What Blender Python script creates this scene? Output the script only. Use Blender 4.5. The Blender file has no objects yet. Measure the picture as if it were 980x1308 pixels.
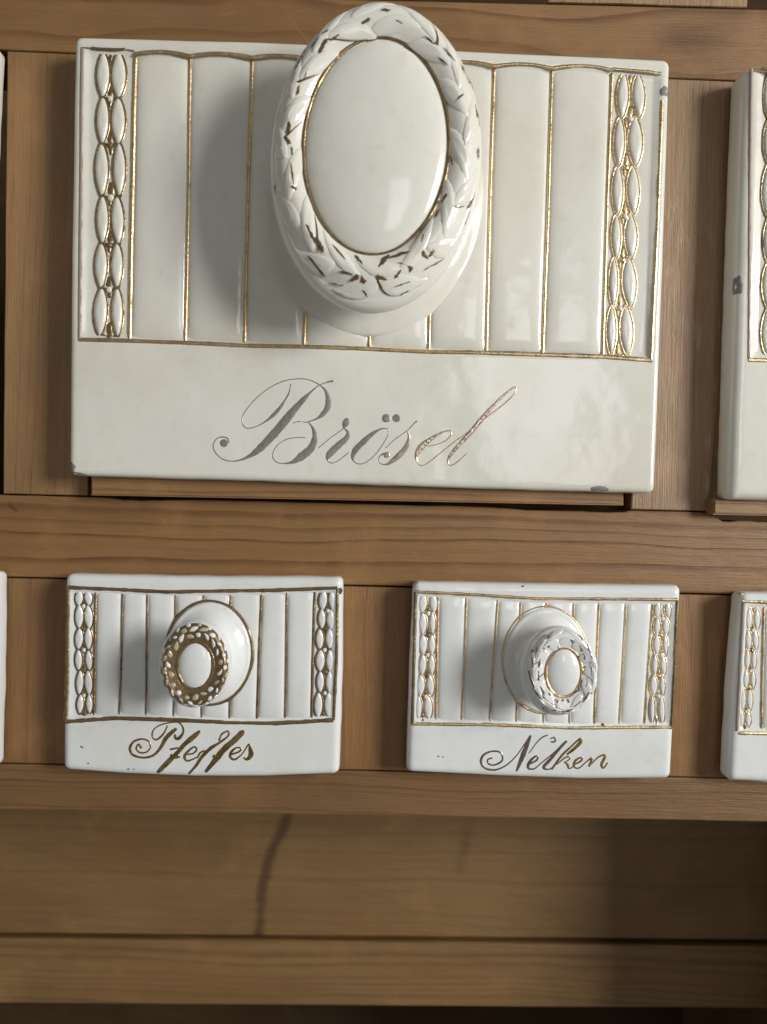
import bpy, bmesh, math, random
import numpy as np
from mathutils import Vector, Matrix, noise as mnoise
random.seed(7)
C = bpy.context.scene.collection
R = math.radians

# ------------------------------------------------------------------ camera
D = 0.196            # metres from the face frame to the lens
F = 982.0            # focal length in photo pixels (980 x 1308)
ROLL = R(1.3)
CX, CY = 490.0, 654.0
cr, sr = math.cos(ROLL), math.sin(ROLL)
cam_d = bpy.data.cameras.new('camera')
cam = bpy.data.objects.new('camera', cam_d); C.objects.link(cam)
cam_d.sensor_fit = 'VERTICAL'; cam_d.sensor_height = 36.0; cam_d.sensor_width = 36.0
cam_d.lens = F / 1308.0 * 36.0
cam_d.dof.use_dof = True; cam_d.dof.focus_distance = 0.1885; cam_d.dof.aperture_fstop = 12.0
cam_d.clip_start = 0.005; cam_d.clip_end = 50
cam.matrix_world = Matrix(((cr, -sr, 0, 0), (0, 0, -1, -D), (sr, cr, 0, 0), (0, 0, 0, 1)))
bpy.context.scene.camera = cam

# ------------------------------------------------------------------ light
w = bpy.data.worlds.new('World'); bpy.context.scene.world = w; w.use_nodes = True
w.node_tree.nodes['Background'].inputs[0].default_value = (1.0, 0.975, 0.935, 1)
w.node_tree.nodes['Background'].inputs[1].default_value = 0.187

def area(name, loc, target, size, power, col, size_y=None):
    d = bpy.data.lights.new(name, 'AREA'); d.energy = power; d.color = col
    d.shape = 'RECTANGLE'; d.size = size; d.size_y = size_y or size
    o = bpy.data.objects.new(name, d); C.objects.link(o); o.location = loc
    o.rotation_euler = (Vector(target) - Vector(loc)).to_track_quat('-Z', 'Y').to_euler()
    return o
area('window_light', (0.94, -0.72, 0.22), (0, 0, 0.0), 0.29, 12.9, (1.0, 0.985, 0.96), 0.40)
area('room_light', (1.40, -0.75, 0.35), (0, 0, 0), 0.8, 4.0, (1.0, 0.97, 0.93))
area('sheen_light', (0.33, -1.5, 0.27), (0, 0, 0), 0.26, 0.95, (0.97, 0.985, 1.0), 0.44)  # lamp added behind the camera to give the glaze its sheen

vs = bpy.context.scene.view_settings
vs.view_transform = 'Standard'; vs.look = 'None'; vs.exposure = 0.0; vs.gamma = 1.0
vs.use_curve_mapping = False

# ------------------------------------------------------------------ helpers
def P(px, py, h, y=None):
    """point of the place seen at photo pixel (px, py), h metres in front of the face frame"""
    s = (D - h) / F
    dx, dy = px - CX, py - CY
    return Vector(((dx * cr + dy * sr) * s, -(h if y is None else y), -(-dx * sr + dy * cr) * s))

def link_mesh(name, verts, faces, mats, parent, midx=None, smooth=True):
    o0 = parent.matrix_world.translation if parent else Vector((0, 0, 0))
    root = parent
    off = Vector((0, 0, 0))
    while root is not None:
        off += root.location; root = root.parent
    me = bpy.data.meshes.new(name)
    me.from_pydata([tuple(v - off) for v in verts], [], faces)
    for m in (mats if isinstance(mats, (list, tuple)) else [mats]):
        me.materials.append(m)
    if midx:
        me.polygons.foreach_set('material_index', midx)
    if smooth:
        me.polygons.foreach_set('use_smooth', [True] * len(me.polygons))
    bm = bmesh.new(); bm.from_mesh(me)
    bmesh.ops.recalc_face_normals(bm, faces=bm.faces[:])
    bm.to_mesh(me); bm.free()
    me.update()
    o = bpy.data.objects.new(name, me); C.objects.link(o); o.parent = parent
    return o

def thing(name, label, cat, loc, group=None):
    o = bpy.data.objects.new(name, None); C.objects.link(o); o.location = loc
    o.empty_display_size = 0.01
    o['label'] = label; o['category'] = cat
    if group: o['group'] = group
    return o

def catmull(pts, n=6):
    out = []
    for i in range(len(pts) - 1):
        p0 = pts[max(i - 1, 0)]; p1 = pts[i]; p2 = pts[i + 1]; p3 = pts[min(i + 2, len(pts) - 1)]
        for k in range(n):
            t = k / n
            out.append(tuple(0.5 * ((2 * b) + (-a + c) * t + (2 * a - 5 * b + 4 * c - d) * t * t + (-a + 3 * b - 3 * c + d) * t ** 3)
                             for a, b, c, d in zip(p0, p1, p2, p3)))
    out.append(tuple(pts[-1]))
    return out

def sstep(a, b, x):
    t = max(0.0, min(1.0, (x - a) / (b - a))); return t * t * (3 - 2 * t)

def nz(x, y, z=0.0): return mnoise.noise(Vector((x, y, z)))

class MB:
    def __init__(s): s.v = []; s.f = []; s.m = []
    def grid(s, rows, closed=False, mat=0):
        b = len(s.v); n = len(rows[0])
        for r in rows: s.v.extend(r)
        for i in range(len(rows) - 1):
            for j in range(n if closed else n - 1):
                j2 = (j + 1) % n
                s.f.append((b + i * n + j, b + i * n + j2, b + (i + 1) * n + j2, b + (i + 1) * n + j)); s.m.append(mat)
    def fan(s, c, ring, mat=0):
        b = len(s.v); s.v.append(c); s.v.extend(ring); n = len(ring)
        for j in range(n):
            s.f.append((b, b + 1 + j, b + 1 + (j + 1) % n)); s.m.append(mat)
    def build(s, name, mats, parent, smooth=True):
        return link_mesh(name, s.v, s.f, mats, parent, s.m if isinstance(mats, (list, tuple)) else None, smooth)

# ribbon lying on a surface: pts = (px, py, width px); hf(px, py) = height of that surface
def ribbon(mb, pts, hf, rise, href, jit=0.0, sub=4, prof=5, mat=0, seed=0.0, sink=0.00012):
    q = catmull(pts, sub) if sub > 1 else [tuple(p) for p in pts]
    rows = []
    n = len(q)
    for i, (x, y, wd) in enumerate(q):
        a = q[max(i - 1, 0)]; b = q[min(i + 1, n - 1)]
        tx, ty = b[0] - a[0], b[1] - a[1]
        L = math.hypot(tx, ty) or 1.0
        nx, ny = -ty / L, tx / L
        wd = max(wd, 0.5)
        if jit:
            wd *= 1 + jit * nz(x * 0.23, y * 0.23, seed)
            o = jit * 0.9 * nz(x * 0.11, y * 0.11, seed + 9)
            x += nx * o; y += ny * o
        row = []
        for k in range(prof):
            u = -1 + 2 * k / (prof - 1)
            e = (1 - u * u) if prof > 2 else 0
            X, Y = x + nx * u * wd / 2, y + ny * u * wd / 2
            row.append(P(X, Y, href, hf(X, Y) - sink + (rise + sink) * math.sqrt(max(e, 0))))
        rows.append(row)
    mb.grid(rows, mat=mat)

# ------------------------------------------------------------------ materials
class NT:
    def __init__(s, name):
        s.mat = bpy.data.materials.new(name); s.mat.use_nodes = True
        s.t = s.mat.node_tree; s.b = s.t.nodes['Principled BSDF']
    def n(s, typ, **kw):
        nd = s.t.nodes.new(typ)
        for k, v in kw.items(): setattr(nd, k, v)
        return nd
    def set(s, sock, v):
        if isinstance(v, bpy.types.NodeSocket): s.t.links.new(v, sock)
        else: sock.default_value = v
    def math(s, op, a, b=0.0, c=0.0, clamp=False):
        nd = s.n('ShaderNodeMath', operation=op, use_clamp=clamp)
        s.set(nd.inputs[0], a); s.set(nd.inputs[1], b); s.set(nd.inputs[2], c)
        return nd.outputs[0]
    def mix(s, f, a, b, blend='MIX'):
        nd = s.n('ShaderNodeMix', data_type='RGBA', blend_type=blend)
        s.set(nd.inputs[0], f); s.set(nd.inputs[6], a); s.set(nd.inputs[7], b)
        return nd.outputs[2]
    def noise(s, vec, scale, detail=3.0, rough=0.5, dist=0.0, dim='3D', w=None):
        nd = s.n('ShaderNodeTexNoise', noise_dimensions=dim)
        if vec is not None: s.set(nd.inputs['Vector'], vec)
        if w is not None: s.set(nd.inputs['W'], w)
        nd.inputs['Scale'].default_value = scale; nd.inputs['Detail'].default_value = detail
        nd.inputs['Roughness'].default_value = rough; nd.inputs['Distortion'].default_value = dist
        return nd.outputs['Fac']
    def ss(s, x, a, b, lo=0.0, hi=1.0):
        nd = s.n('ShaderNodeMapRange', interpolation_type='SMOOTHSTEP')
        s.set(nd.inputs[0], x); nd.inputs[1].default_value = a; nd.inputs[2].default_value = b
        nd.inputs[3].default_value = lo; nd.inputs[4].default_value = hi
        return nd.outputs[0]
    def comb(s, x, y, z):
        nd = s.n('ShaderNodeCombineXYZ')
        for i, v in enumerate((x, y, z)): s.set(nd.inputs[i], v)
        return nd.outputs[0]
    def bump(s, h, strength, dist, prev=None):
        nd = s.n('ShaderNodeBump'); s.set(nd.inputs['Height'], h)
        nd.inputs['Strength'].default_value = strength; nd.inputs['Distance'].default_value = dist
        if prev is not None: s.set(nd.inputs['Normal'], prev)
        return nd.outputs[0]
    def geo(s): return s.n('ShaderNodeNewGeometry').outputs['Position']

def rgb(r, g, b): return (r, g, b, 1.0)

def porcelain(name, base, stain, rough=0.13, wob=1.0):
    t = NT(name); p = t.geo()
    c = t.mix(t.ss(t.noise(p, 28, 4), 0.42, 0.72), base, stain)
    c = t.mix(t.math('MULTIPLY', t.ss(t.noise(p, 240, 5, 0.65), 0.52, 0.82), 0.42), c, rgb(stain[0] * .82, stain[1] * .78, stain[2] * .70))
    vor = t.n('ShaderNodeTexVoronoi'); t.set(vor.inputs['Vector'], p); vor.inputs['Scale'].default_value = 115
    speck = t.math('LESS_THAN', vor.outputs['Distance'], t.math('MULTIPLY', t.ss(t.noise(p, 90, 2), 0.54, 0.70), 0.055))
    c = t.mix(t.math('MULTIPLY', speck, 0.75), c, rgb(0.10, 0.085, 0.07))
    t.set(t.b.inputs['Base Color'], c)
    t.set(t.b.inputs['Roughness'], t.ss(t.noise(p, 40, 3), 0.3, 0.8, rough * 0.8, rough * 1.25))
    t.b.inputs['IOR'].default_value = 1.6
    t.b.inputs['Subsurface Weight'].default_value = 0.0
    n1 = t.bump(t.noise(p, 75, 2, 0.5), 0.10 * wob, 0.004)
    n2 = t.bump(t.noise(p, 420, 2, 0.5), 0.03 * wob, 0.001, n1)
    t.set(t.b.inputs['Normal'], n2)
    return t.mat

def gilt(name, base, dark, wear_lo, wear_hi, rough=0.30, grain=1.0):
    t = NT(name); p = t.geo()
    wn = t.noise(p, 260, 6, 0.7)
    wear = t.ss(wn, wear_lo, wear_hi)
    c = t.mix(wear, base, dark)
    c = t.mix(t.math('MULTIPLY', t.ss(t.noise(p, 1400, 3, 0.6), 0.5, 0.75), 0.55), c, dark)
    t.set(t.b.inputs['Base Color'], c)
    t.set(t.b.inputs['Metallic'], t.math('SUBTRACT', 1.0, t.math('MULTIPLY', wear, 0.75)))
    t.set(t.b.inputs['Roughness'], t.ss(wn, 0.35, 0.75, rough * 0.7, rough * 1.7))
    t.set(t.b.inputs['Normal'], t.bump(t.noise(p, 1300, 2, 0.5), 0.22 * grain, 0.0004))
    return t.mat

def matte(name, a, b, rough):
    t = NT(name); p = t.geo()
    n_ = t.noise(p, 900, 4, 0.7)
    t.set(t.b.inputs['Base Color'], t.mix(t.ss(n_, 0.35, 0.7), a, b))
    t.b.inputs['Roughness'].default_value = rough
    t.set(t.b.inputs['Normal'], t.bump(n_, 0.6, 0.0005))
    return t.mat

def pine(name, axis, seed, light, late, spacing=0.0031, knots=(), cracks=(), contrast=1.0, wav=1.0, scuff=0.0, rough=0.46, pores=0.22, spec=0.5):
    """axis 'X' or 'Z' = direction of the grain; knots = (x, z, rx, rz) and cracks = polyline (x, z) in metres"""
    light = rgb(light[0], light[1] * 0.955, light[2] * 0.86); late = rgb(late[0], late[1] * 0.94, late[2] * 0.84)
    t = NT(name); p = t.geo()
    sep = t.n('ShaderNodeSeparateXYZ'); t.set(sep.inputs[0], p)
    X, Y, Z = sep.outputs
    al, ac = (X, Z) if axis == 'X' else (Z, X)
    ac = t.math('ADD', ac, t.math('MULTIPLY', Y, 0.6))
    g = ac
    for (kx, kz, kr, kl) in knots:
        kk = (kx, kz) if axis == 'X' else (kz, kx)
        da = t.math('DIVIDE', t.math('SUBTRACT', al, kk[0]), kl)
        dc0 = t.math('SUBTRACT', ac, kk[1])
        dc = t.math('DIVIDE', dc0, kr)
        e = t.math('EXPONENT', t.math('MULTIPLY', t.math('ADD', t.math('MULTIPLY', da, da), t.math('MULTIPLY', dc, dc)), -1.0))
        g = t.math('SUBTRACT', g, t.math('MULTIPLY', t.math('MULTIPLY', dc0, e), 0.8))
    lv = t.comb(t.math('MULTIPLY', al, 9.0), t.math('ADD', t.math('MULTIPLY', ac, 30.0), seed * 3.17), seed)
    g = t.math('ADD', g, t.math('MULTIPLY', t.math('SUBTRACT', t.noise(lv, 1.0, 2, 0.5), 0.5), 0.014 * wav))
    g = t.math('ADD', g, t.math('MULTIPLY', t.math('SUBTRACT', t.noise(t.comb(t.math('MULTIPLY', al, 60.0), t.math('MULTIPLY', ac, 120.0), seed), 1.0, 2, 0.5), 0.5), 0.0010))
    # uneven ring spacing
    g2 = t.math('ADD', g, t.math('MULTIPLY', t.noise(None, 95.0, 2, 0.5, dim='1D', w=t.math('ADD', g, seed * 1.3)), 0.0075))
    fr = t.math('FRACT', t.math('ADD', t.math('DIVIDE', g2, spacing), seed + 50.0))
    ring = t.math('MULTIPLY', t.ss(fr, 0.45, 0.93), t.ss(fr, 0.94, 1.0, 1.0, 0.0))
    amp = t.ss(t.noise(None, 260.0, 1, 0.5, dim='1D', w=t.math('ADD', g, seed * 2.1)), 0.30, 0.70, 0.15, 1.0)
    ring = t.math('MULTIPLY', t.math('MULTIPLY', ring, amp), contrast)
    c = t.mix(ring, light, late)
    # fibres
    fv = t.comb(t.math('MULTIPLY', al, 70.0), t.math('MULTIPLY', ac, 2600.0), seed)
    fib = t.noise(fv, 1.0, 4, 0.65)
    c = t.mix(t.math('MULTIPLY', t.ss(fib, 0.45, 0.75), 0.42), c, rgb(light[0] * .55, light[1] * .50, light[2] * .45))
    # age: blotches and grime
    bl = t.noise(t.comb(t.math('MULTIPLY', al, 16.0), t.math('MULTIPLY', ac, 55.0), seed + 3), 1.0, 4, 0.6)
    c = t.mix(t.ss(bl, 0.36, 0.72, 0.0, 0.60), c, rgb(light[0] * .62, light[1] * .56, light[2] * .50))
    c = t.mix(t.ss(t.noise(p, 45, 5, 0.65), 0.48, 0.78, 0.0, 0.60), c, rgb(light[0] * 1.32, light[1] * 1.30, light[2] * 1.22))
    c = t.mix(t.ss(t.noise(t.comb(t.math('MULTIPLY', al, 24.0), t.math('MULTIPLY', ac, 70.0), seed + 11), 1.0, 4, 0.65), 0.45, 0.75, 0.0, 0.55), c, rgb(light[0] * 0.98, light[1] * 0.84, light[2] * 0.72))
    # small pores and specks
    vor = t.n('ShaderNodeTexVoronoi'); t.set(vor.inputs['Vector'], t.comb(t.math('MULTIPLY', al, 120.0), t.math('MULTIPLY', ac, 520.0), seed)); vor.inputs['Scale'].default_value = 1.0
    c = t.mix(t.ss(vor.outputs['Distance'], 0.05, 0.13, pores, 0.0), c, rgb(light[0] * .35, light[1] * .30, light[2] * .26))
    for (kx, kz, kr, kl) in knots:
        kk = (kx, kz) if axis == 'X' else (kz, kx)
        da = t.math('DIVIDE', t.math('SUBTRACT', al, kk[0]), kl * 0.42)
        dc = t.math('DIVIDE', t.math('SUBTRACT', ac, kk[1]), kr * 0.42)
        r = t.math('SQRT', t.math('ADD', t.math('MULTIPLY', da, da), t.math('MULTIPLY', dc, dc)))
        r = t.math('ADD', r, t.math('MULTIPLY', t.math('SUBTRACT', t.noise(p, 130, 3), 0.5), 0.9))
        c = t.mix(t.ss(r, 0.15, 1.15, 0.50, 0.0), c, rgb(late[0] * .50, late[1] * .46, late[2] * .44))
    for (pts, wd, k) in cracks:
        for (a, b) in zip(pts[:-1], pts[1:]):
            # distance to a short segment
            vx, vz = b[0] - a[0], b[1] - a[1]; L2 = vx * vx + vz * vz
            qx = t.math('SUBTRACT', X, a[0]); qz = t.math('SUBTRACT', Z, a[1])
            s_ = t.math('DIVIDE', t.math('ADD', t.math('MULTIPLY', qx, vx), t.math('MULTIPLY', qz, vz)), L2, clamp=True)
            ex = t.math('SUBTRACT', qx, t.math('MULTIPLY', s_, vx)); ez = t.math('SUBTRACT', qz, t.math('MULTIPLY', s_, vz))
            dd = t.math('SQRT', t.math('ADD', t.math('MULTIPLY', ex, ex), t.math('MULTIPLY', ez, ez)))
            dd = t.math('ADD', dd, t.math('MULTIPLY', t.math('SUBTRACT', t.noise(p, 260, 4, 0.7), 0.5), wd * 0.7))
            c = t.mix(t.ss(dd, 0.0, wd, k, 0.0), c, rgb(0.065, 0.029, 0.013))
    if scuff:
        sc = t.noise(t.comb(t.math('MULTIPLY', al, 110.0), t.math('MULTIPLY', ac, 520.0), seed + 8), 1.0, 4, 0.7)
        reg = t.ss(t.noise(p, 38, 2), 0.42, 0.66)
        c = t.mix(t.math('MULTIPLY', t.math('MULTIPLY', t.ss(sc, 0.50, 0.72), reg), scuff), c, rgb(0.50, 0.40, 0.30))
    # scratches across and along the grain, lighter where the finish is scraped
    for ang, sd_, k_ in ((0.35, 2.0, 0.30), (-0.9, 7.0, 0.22)):
        ca, sa = math.cos(ang), math.sin(ang)
        ra = t.math('ADD', t.math('MULTIPLY', al, ca), t.math('MULTIPLY', ac, sa)); rb = t.math('SUBTRACT', t.math('MULTIPLY', ac, ca), t.math('MULTIPLY', al, sa))
        scr = t.noise(t.comb(t.math('MULTIPLY', ra, 45.0), t.math('MULTIPLY', rb, 1500.0), seed + sd_), 1.0, 1, 0.4)
        c = t.mix(t.math('MULTIPLY', t.ss(scr, 0.76, 0.82), k_), c, rgb(light[0] * 1.7, light[1] * 1.75, light[2] * 1.9))
    t.set(t.b.inputs['Base Color'], c)
    t.set(t.b.inputs['Roughness'], t.math('ADD', rough, t.math('MULTIPLY', t.math('SUBTRACT', fib, 0.5), 0.25)))
    t.b.inputs['Specular IOR Level'].default_value = spec
    n1 = t.bump(fib, 0.45, 0.0004)
    n1 = t.bump(t.noise(t.comb(t.math('MULTIPLY', al, 130.0), t.math('MULTIPLY', ac, 420.0), seed + 5), 1.0, 3, 0.6), 0.18, 0.0010, n1)
    n2 = t.bump(ring, 0.25, -0.0003, n1)
    t.set(t.b.inputs['Normal'], n2)
    return t.mat

CREAM = porcelain('cream_glaze', rgb(0.745, 0.735, 0.665), rgb(0.685, 0.66, 0.575))
WHITE = porcelain('white_glaze', rgb(0.75, 0.765, 0.755), rgb(0.715, 0.72, 0.70))
GOLD = gilt('gilding', rgb(0.74, 0.55, 0.32), rgb(0.19, 0.125, 0.06), 0.54, 0.72, 0.38)
GOLDLIT = gilt('lit_gilding', rgb(0.86, 0.67, 0.40), rgb(0.25, 0.165, 0.085), 0.58, 0.76, 0.32)  # right-hand gilding, the light it reflects painted in as a brighter gold
GOLDL = gilt('leaf_gilding', rgb(0.50, 0.37, 0.21), rgb(0.14, 0.09, 0.045), 0.45, 0.64, 0.32)
CREV = gilt('crevice_gilding', rgb(0.34, 0.22, 0.105), rgb(0.12, 0.075, 0.038), 0.34, 0.52, 0.42, 0.6)
GOLDW = gilt('worn_gilding', rgb(0.38, 0.275, 0.14), rgb(0.13, 0.085, 0.045), 0.40, 0.60, 0.38)
FADED = gilt('faded_gilding', rgb(0.36, 0.28, 0.22), rgb(0.33, 0.265, 0.225), 0.20, 0.45, 0.55, 0.3)
INKG = gilt('worn_letter_gilding', rgb(0.50, 0.485, 0.45), rgb(0.20, 0.19, 0.175), 0.30, 0.60, 0.5, 0.4)
INKGL = gilt('lit_letter_gilding', rgb(0.86, 0.70, 0.54), rgb(0.30, 0.25, 0.20), 0.50, 0.70, 0.26)  # last letters, their glitter from the light put into the colour
INKM = gilt('worn_half_lit_letter_gilding', rgb(0.62, 0.53, 0.44), rgb(0.26, 0.22, 0.18), 0.36, 0.64, 0.42, 0.6)  # step between worn grey and lit gold, part of the light painted in
INKB = gilt('brown_letter_gilding', rgb(0.36, 0.24, 0.09), rgb(0.15, 0.10, 0.045), 0.45, 0.65, 0.40)
INKV = gilt('purple_brown_letter_gilding', rgb(0.26, 0.20, 0.165), rgb(0.13, 0.09, 0.085), 0.40, 0.60, 0.36)

CHIP = matte('bare_chipped_body', rgb(0.27, 0.265, 0.27), rgb(0.17, 0.165, 0.17), 0.75)
LW = rgb(0.285, 0.170, 0.083); LL = rgb(0.135, 0.066, 0.027)
def PX(px, py, h=0.0):
    v = P(px, py, h); return (v.x, v.z)

# ------------------------------------------------------------------ cabinet
cabinet = thing('spice_cabinet', 'old brown pine cabinet frame of rails and stiles around the porcelain drawers', 'cabinet', P(490, 1320, 0.0))

def board(name, tl, tr, br, bl, h, thick, mat, bev=0.0004, wob=0.42, label=None, dip=None):
    """plank whose front face has these corners in the photograph"""
    bm = bmesh.new()
    cs = [tl, tr, br, bl]
    front = []
    N = 28
    for i in range(4):
        a, b = cs[i], cs[(i + 1) % 4]
        L = math.hypot(b[0] - a[0], b[1] - a[1]); n = max(1, min(N, int(L / 45)))
        if dip and i == 0: n = 280
        for k in range(n):
            u = k / n
            x, y = a[0] + (b[0] - a[0]) * u, a[1] + (b[1] - a[1]) * u
            if 0 < k: x += wob * nz(x * .03, y * .03, i + tl[1] * .01) * 2; y += wob * nz(x * .025, y * .025, i + 5.5 + tl[0] * .01) * 2
            if dip and i == 0: y += dip(x)
            front.append(P(x, y, h))
    off = cabinet.location
    vf = [bm.verts.new(v - off) for v in front]
    vb = [bm.verts.new(v - off + Vector((0, thick, 0))) for v in front]
    f0 = bm.faces.new(vf); bm.faces.new(vb[::-1])
    n = len(vf)
    for i in range(n):
        bm.faces.new((vf[i], vb[i], vb[(i + 1) % n], vf[(i + 1) % n]))
    bmesh.ops.recalc_face_normals(bm, faces=bm.faces[:])
    bmesh.ops.bevel(bm, geom=list(f0.edges), offset=bev, segments=2, profile=0.5, affect='EDGES')
    me = bpy.data.meshes.new(name); bm.to_mesh(me); bm.free(); me.materials.append(mat)
    o = bpy.data.objects.new(name, me); C.objects.link(o); o.parent = cabinet
    if label: o['label'] = label
    return o

XL, XR = -760, 1760
def ly(y0, y1, x): return y0 + (y1 - y0) * x / 980.0
def hline(y0, y1): return lambda x: ly(y0, y1, x)
top_u = hline(-12, 12); top_l = hline(63, 104)
mid_u = hline(632, 656.5); mid_l = hline(736.5, 760)
low_u = hline(976, 996); low_l = hline(1034, 1050)
def rail(name, u, l, h, th, mat, label=None, bev=0.0004, dip=None):
    return board(name, (XL, u(XL)), (XR, u(XR)), (XR, l(XR)), (XL, l(XL)), h, th, mat, bev, label=label, dip=dip)
kx, kz = PX(884, 50)
k2x, k2z = PX(1010, 20)
W_top = pine('pine_top_rail', 'X', 1.7, rgb(0.270, 0.155, 0.070), rgb(0.125, 0.058, 0.022), 0.0070, [(kx, kz, 0.012, 0.028)], contrast=0.9, wav=2.0)
k3 = PX(-22, 668); k4 = PX(20, 652)
W_mid = pine('pine_mid_rail', 'X', 4.2, rgb(0.262, 0.148, 0.063), rgb(0.105, 0.046, 0.016), 0.0034, [], cracks=[([PX(12, 645), PX(20, 652)], 0.0009, 0.7)], wav=0.75, contrast=1.0)
W_low = pine('pine_low_rail', 'X', 9.1, rgb(0.205, 0.117, 0.051), rgb(0.098, 0.045, 0.017), 0.0024, [], wav=0.5, contrast=0.7)
W_st = pine('pine_stile', 'Z', 2.9, rgb(0.295, 0.180, 0.086), rgb(0.165, 0.087, 0.037), 0.0030, [], contrast=0.55, wav=0.5)
W_st2 = pine('pine_scuffed_stile', 'Z', 6.3, rgb(0.29, 0.190, 0.112), rgb(0.18, 0.108, 0.057), 0.0030, [], contrast=0.55, wav=0.5, scuff=0.55)
W_sts = pine('pine_short_stile', 'Z', 8.4, rgb(0.262, 0.144, 0.060), rgb(0.140, 0.066, 0.025), 0.0050, [], contrast=0.55, wav=1.5)
rail('rail', top_u, top_l, 0.0, 0.020, W_top)
g = 1.6
def gouge(x):
    # the rail's upper edge is torn away under the drawer at the right, and worn under the other one
    a = sstep(902, 924, x) * (1 - sstep(1500, 1530, x)) * (9.5 + 3.0 * nz(x * 0.05, 3.3) + 1.5 * nz(x * 0.21, 1.3))
    b = sstep(600, 700, x) * (1 - sstep(795, 808, x)) * (2.6 + 1.4 * nz(x * 0.06, 8.3)) + sstep(128, 160, x) * (1 - sstep(180, 260, x)) * (2.2 + 1.2 * nz(x * 0.07, 2.3))
    return a + b
rail('rail', mid_u, mid_l, 0.0, 0.020, W_mid, dip=gouge)
rail('rail', low_u, low_l, 0.0, 0.020, W_low)
def stile(x0, x1, u, l, mat, xb0=None, xb1=None):
    xb0 = x0 if xb0 is None else xb0; xb1 = x1 if xb1 is None else xb1
    return board('stile', (x0, u(x0) + g), (x1, u(x1) + g), (xb1, l(xb1) - g), (xb0, l(xb0) - g), -0.0003, 0.020, mat, 0.0003)
stile(9, 126, top_l, mid_u, W_st, 4, 112)
stile(826, 960, top_l, mid_u, W_st2, 806, 905)
stile(-846, -728, top_l, mid_u, W_st)
stile(1680, 1800, top_l, mid_u, W_st2)
stile(-6, 100, mid_l, low_u, W_sts)
stile(422, 545, mid_l, low_u, W_sts)
stile(848, 960, mid_l, low_u, W_sts)
stile(-450, -340, mid_l, low_u, W_sts)
stile(1270, 1390, mid_l, low_u, W_sts)
# the next row up: its stile and the dark drawer opening beside it
W_up = pine('pine_upper_stile', 'Z', 12.4, rgb(0.37, 0.25, 0.15), LL, 0.003, [], contrast=0.4)
board('stile', (700, -160), (964, -160), (955, 9), (700, 2), -0.0006, 0.020, W_up)

# recess below the drawers
DK = -0.070
crk = [(lambda q: PX(q[0], q[1], DK))(q) for q in catmull([(368, 1040), (360, 1062), (346, 1090), (338, 1122), (334, 1150), (331, 1190), (329, 1204)], 3)]
crk2 = [PX(598, 1050, DK), PX(594, 1080, DK), PX(586, 1110, DK)]
W_back = pine('pine_back_board', 'X', 15.3, rgb(0.225, 0.136, 0.056), rgb(0.155, 0.088, 0.034), 0.004, [], cracks=[(crk, 0.0030, 0.58), (crk2, 0.0034, 0.24)], contrast=0.5, wav=0.6, rough=0.5, pores=0.0)
k5 = PX(600, 1249, -0.0685)
W_lowb = pine('pine_lower_board', 'X', 18.8, rgb(0.235, 0.140, 0.058), rgb(0.115, 0.060, 0.023), 0.0030, [(k5[0], k5[1], 0.0040, 0.009)], contrast=0.95, wav=0.55)
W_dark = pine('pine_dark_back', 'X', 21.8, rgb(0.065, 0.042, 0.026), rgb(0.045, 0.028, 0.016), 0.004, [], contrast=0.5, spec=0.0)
bl_ = hline(1192, 1200.5); bu_ = hline(940, 950)
rail('back_board', bu_, bl_, DK, 0.012, W_back)
lu = hline(1198.5, 1208.5); ll = hline(1282, 1289)
rail('lower_board', lu, ll, -0.0685, 0.014, W_lowb, bev=0.0008)
# carcass: closes the cabinet behind the frame
def box_world(name, x0, x1, y0, y1, z0, z1, mat):
    v = [Vector((x, y, z)) for x in (x0, x1) for y in (y0, y1) for z in (z0, z1)]
    f = [(0, 1, 3, 2), (4, 6, 7, 5), (0, 4, 5, 1), (2, 3, 7, 6), (0, 2, 6, 4), (1, 5, 7, 3)]
    return link_mesh(name, v, f, mat, cabinet, smooth=False)
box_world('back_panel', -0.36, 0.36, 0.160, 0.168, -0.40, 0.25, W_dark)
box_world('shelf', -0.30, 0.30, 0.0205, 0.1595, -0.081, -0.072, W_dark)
# right cheek of the recess, beyond the edge of the picture at its front
ck = P(1196, 1046, 0.0)
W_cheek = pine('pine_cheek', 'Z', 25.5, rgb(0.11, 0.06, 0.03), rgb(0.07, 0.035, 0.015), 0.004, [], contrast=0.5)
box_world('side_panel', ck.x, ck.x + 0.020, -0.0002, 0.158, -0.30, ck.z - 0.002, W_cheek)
W_box = pine('pine_drawer_box', 'X', 28.2, rgb(0.30, 0.178, 0.084), LL, 0.0030, [], contrast=0.8, wav=0.4)

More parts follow.
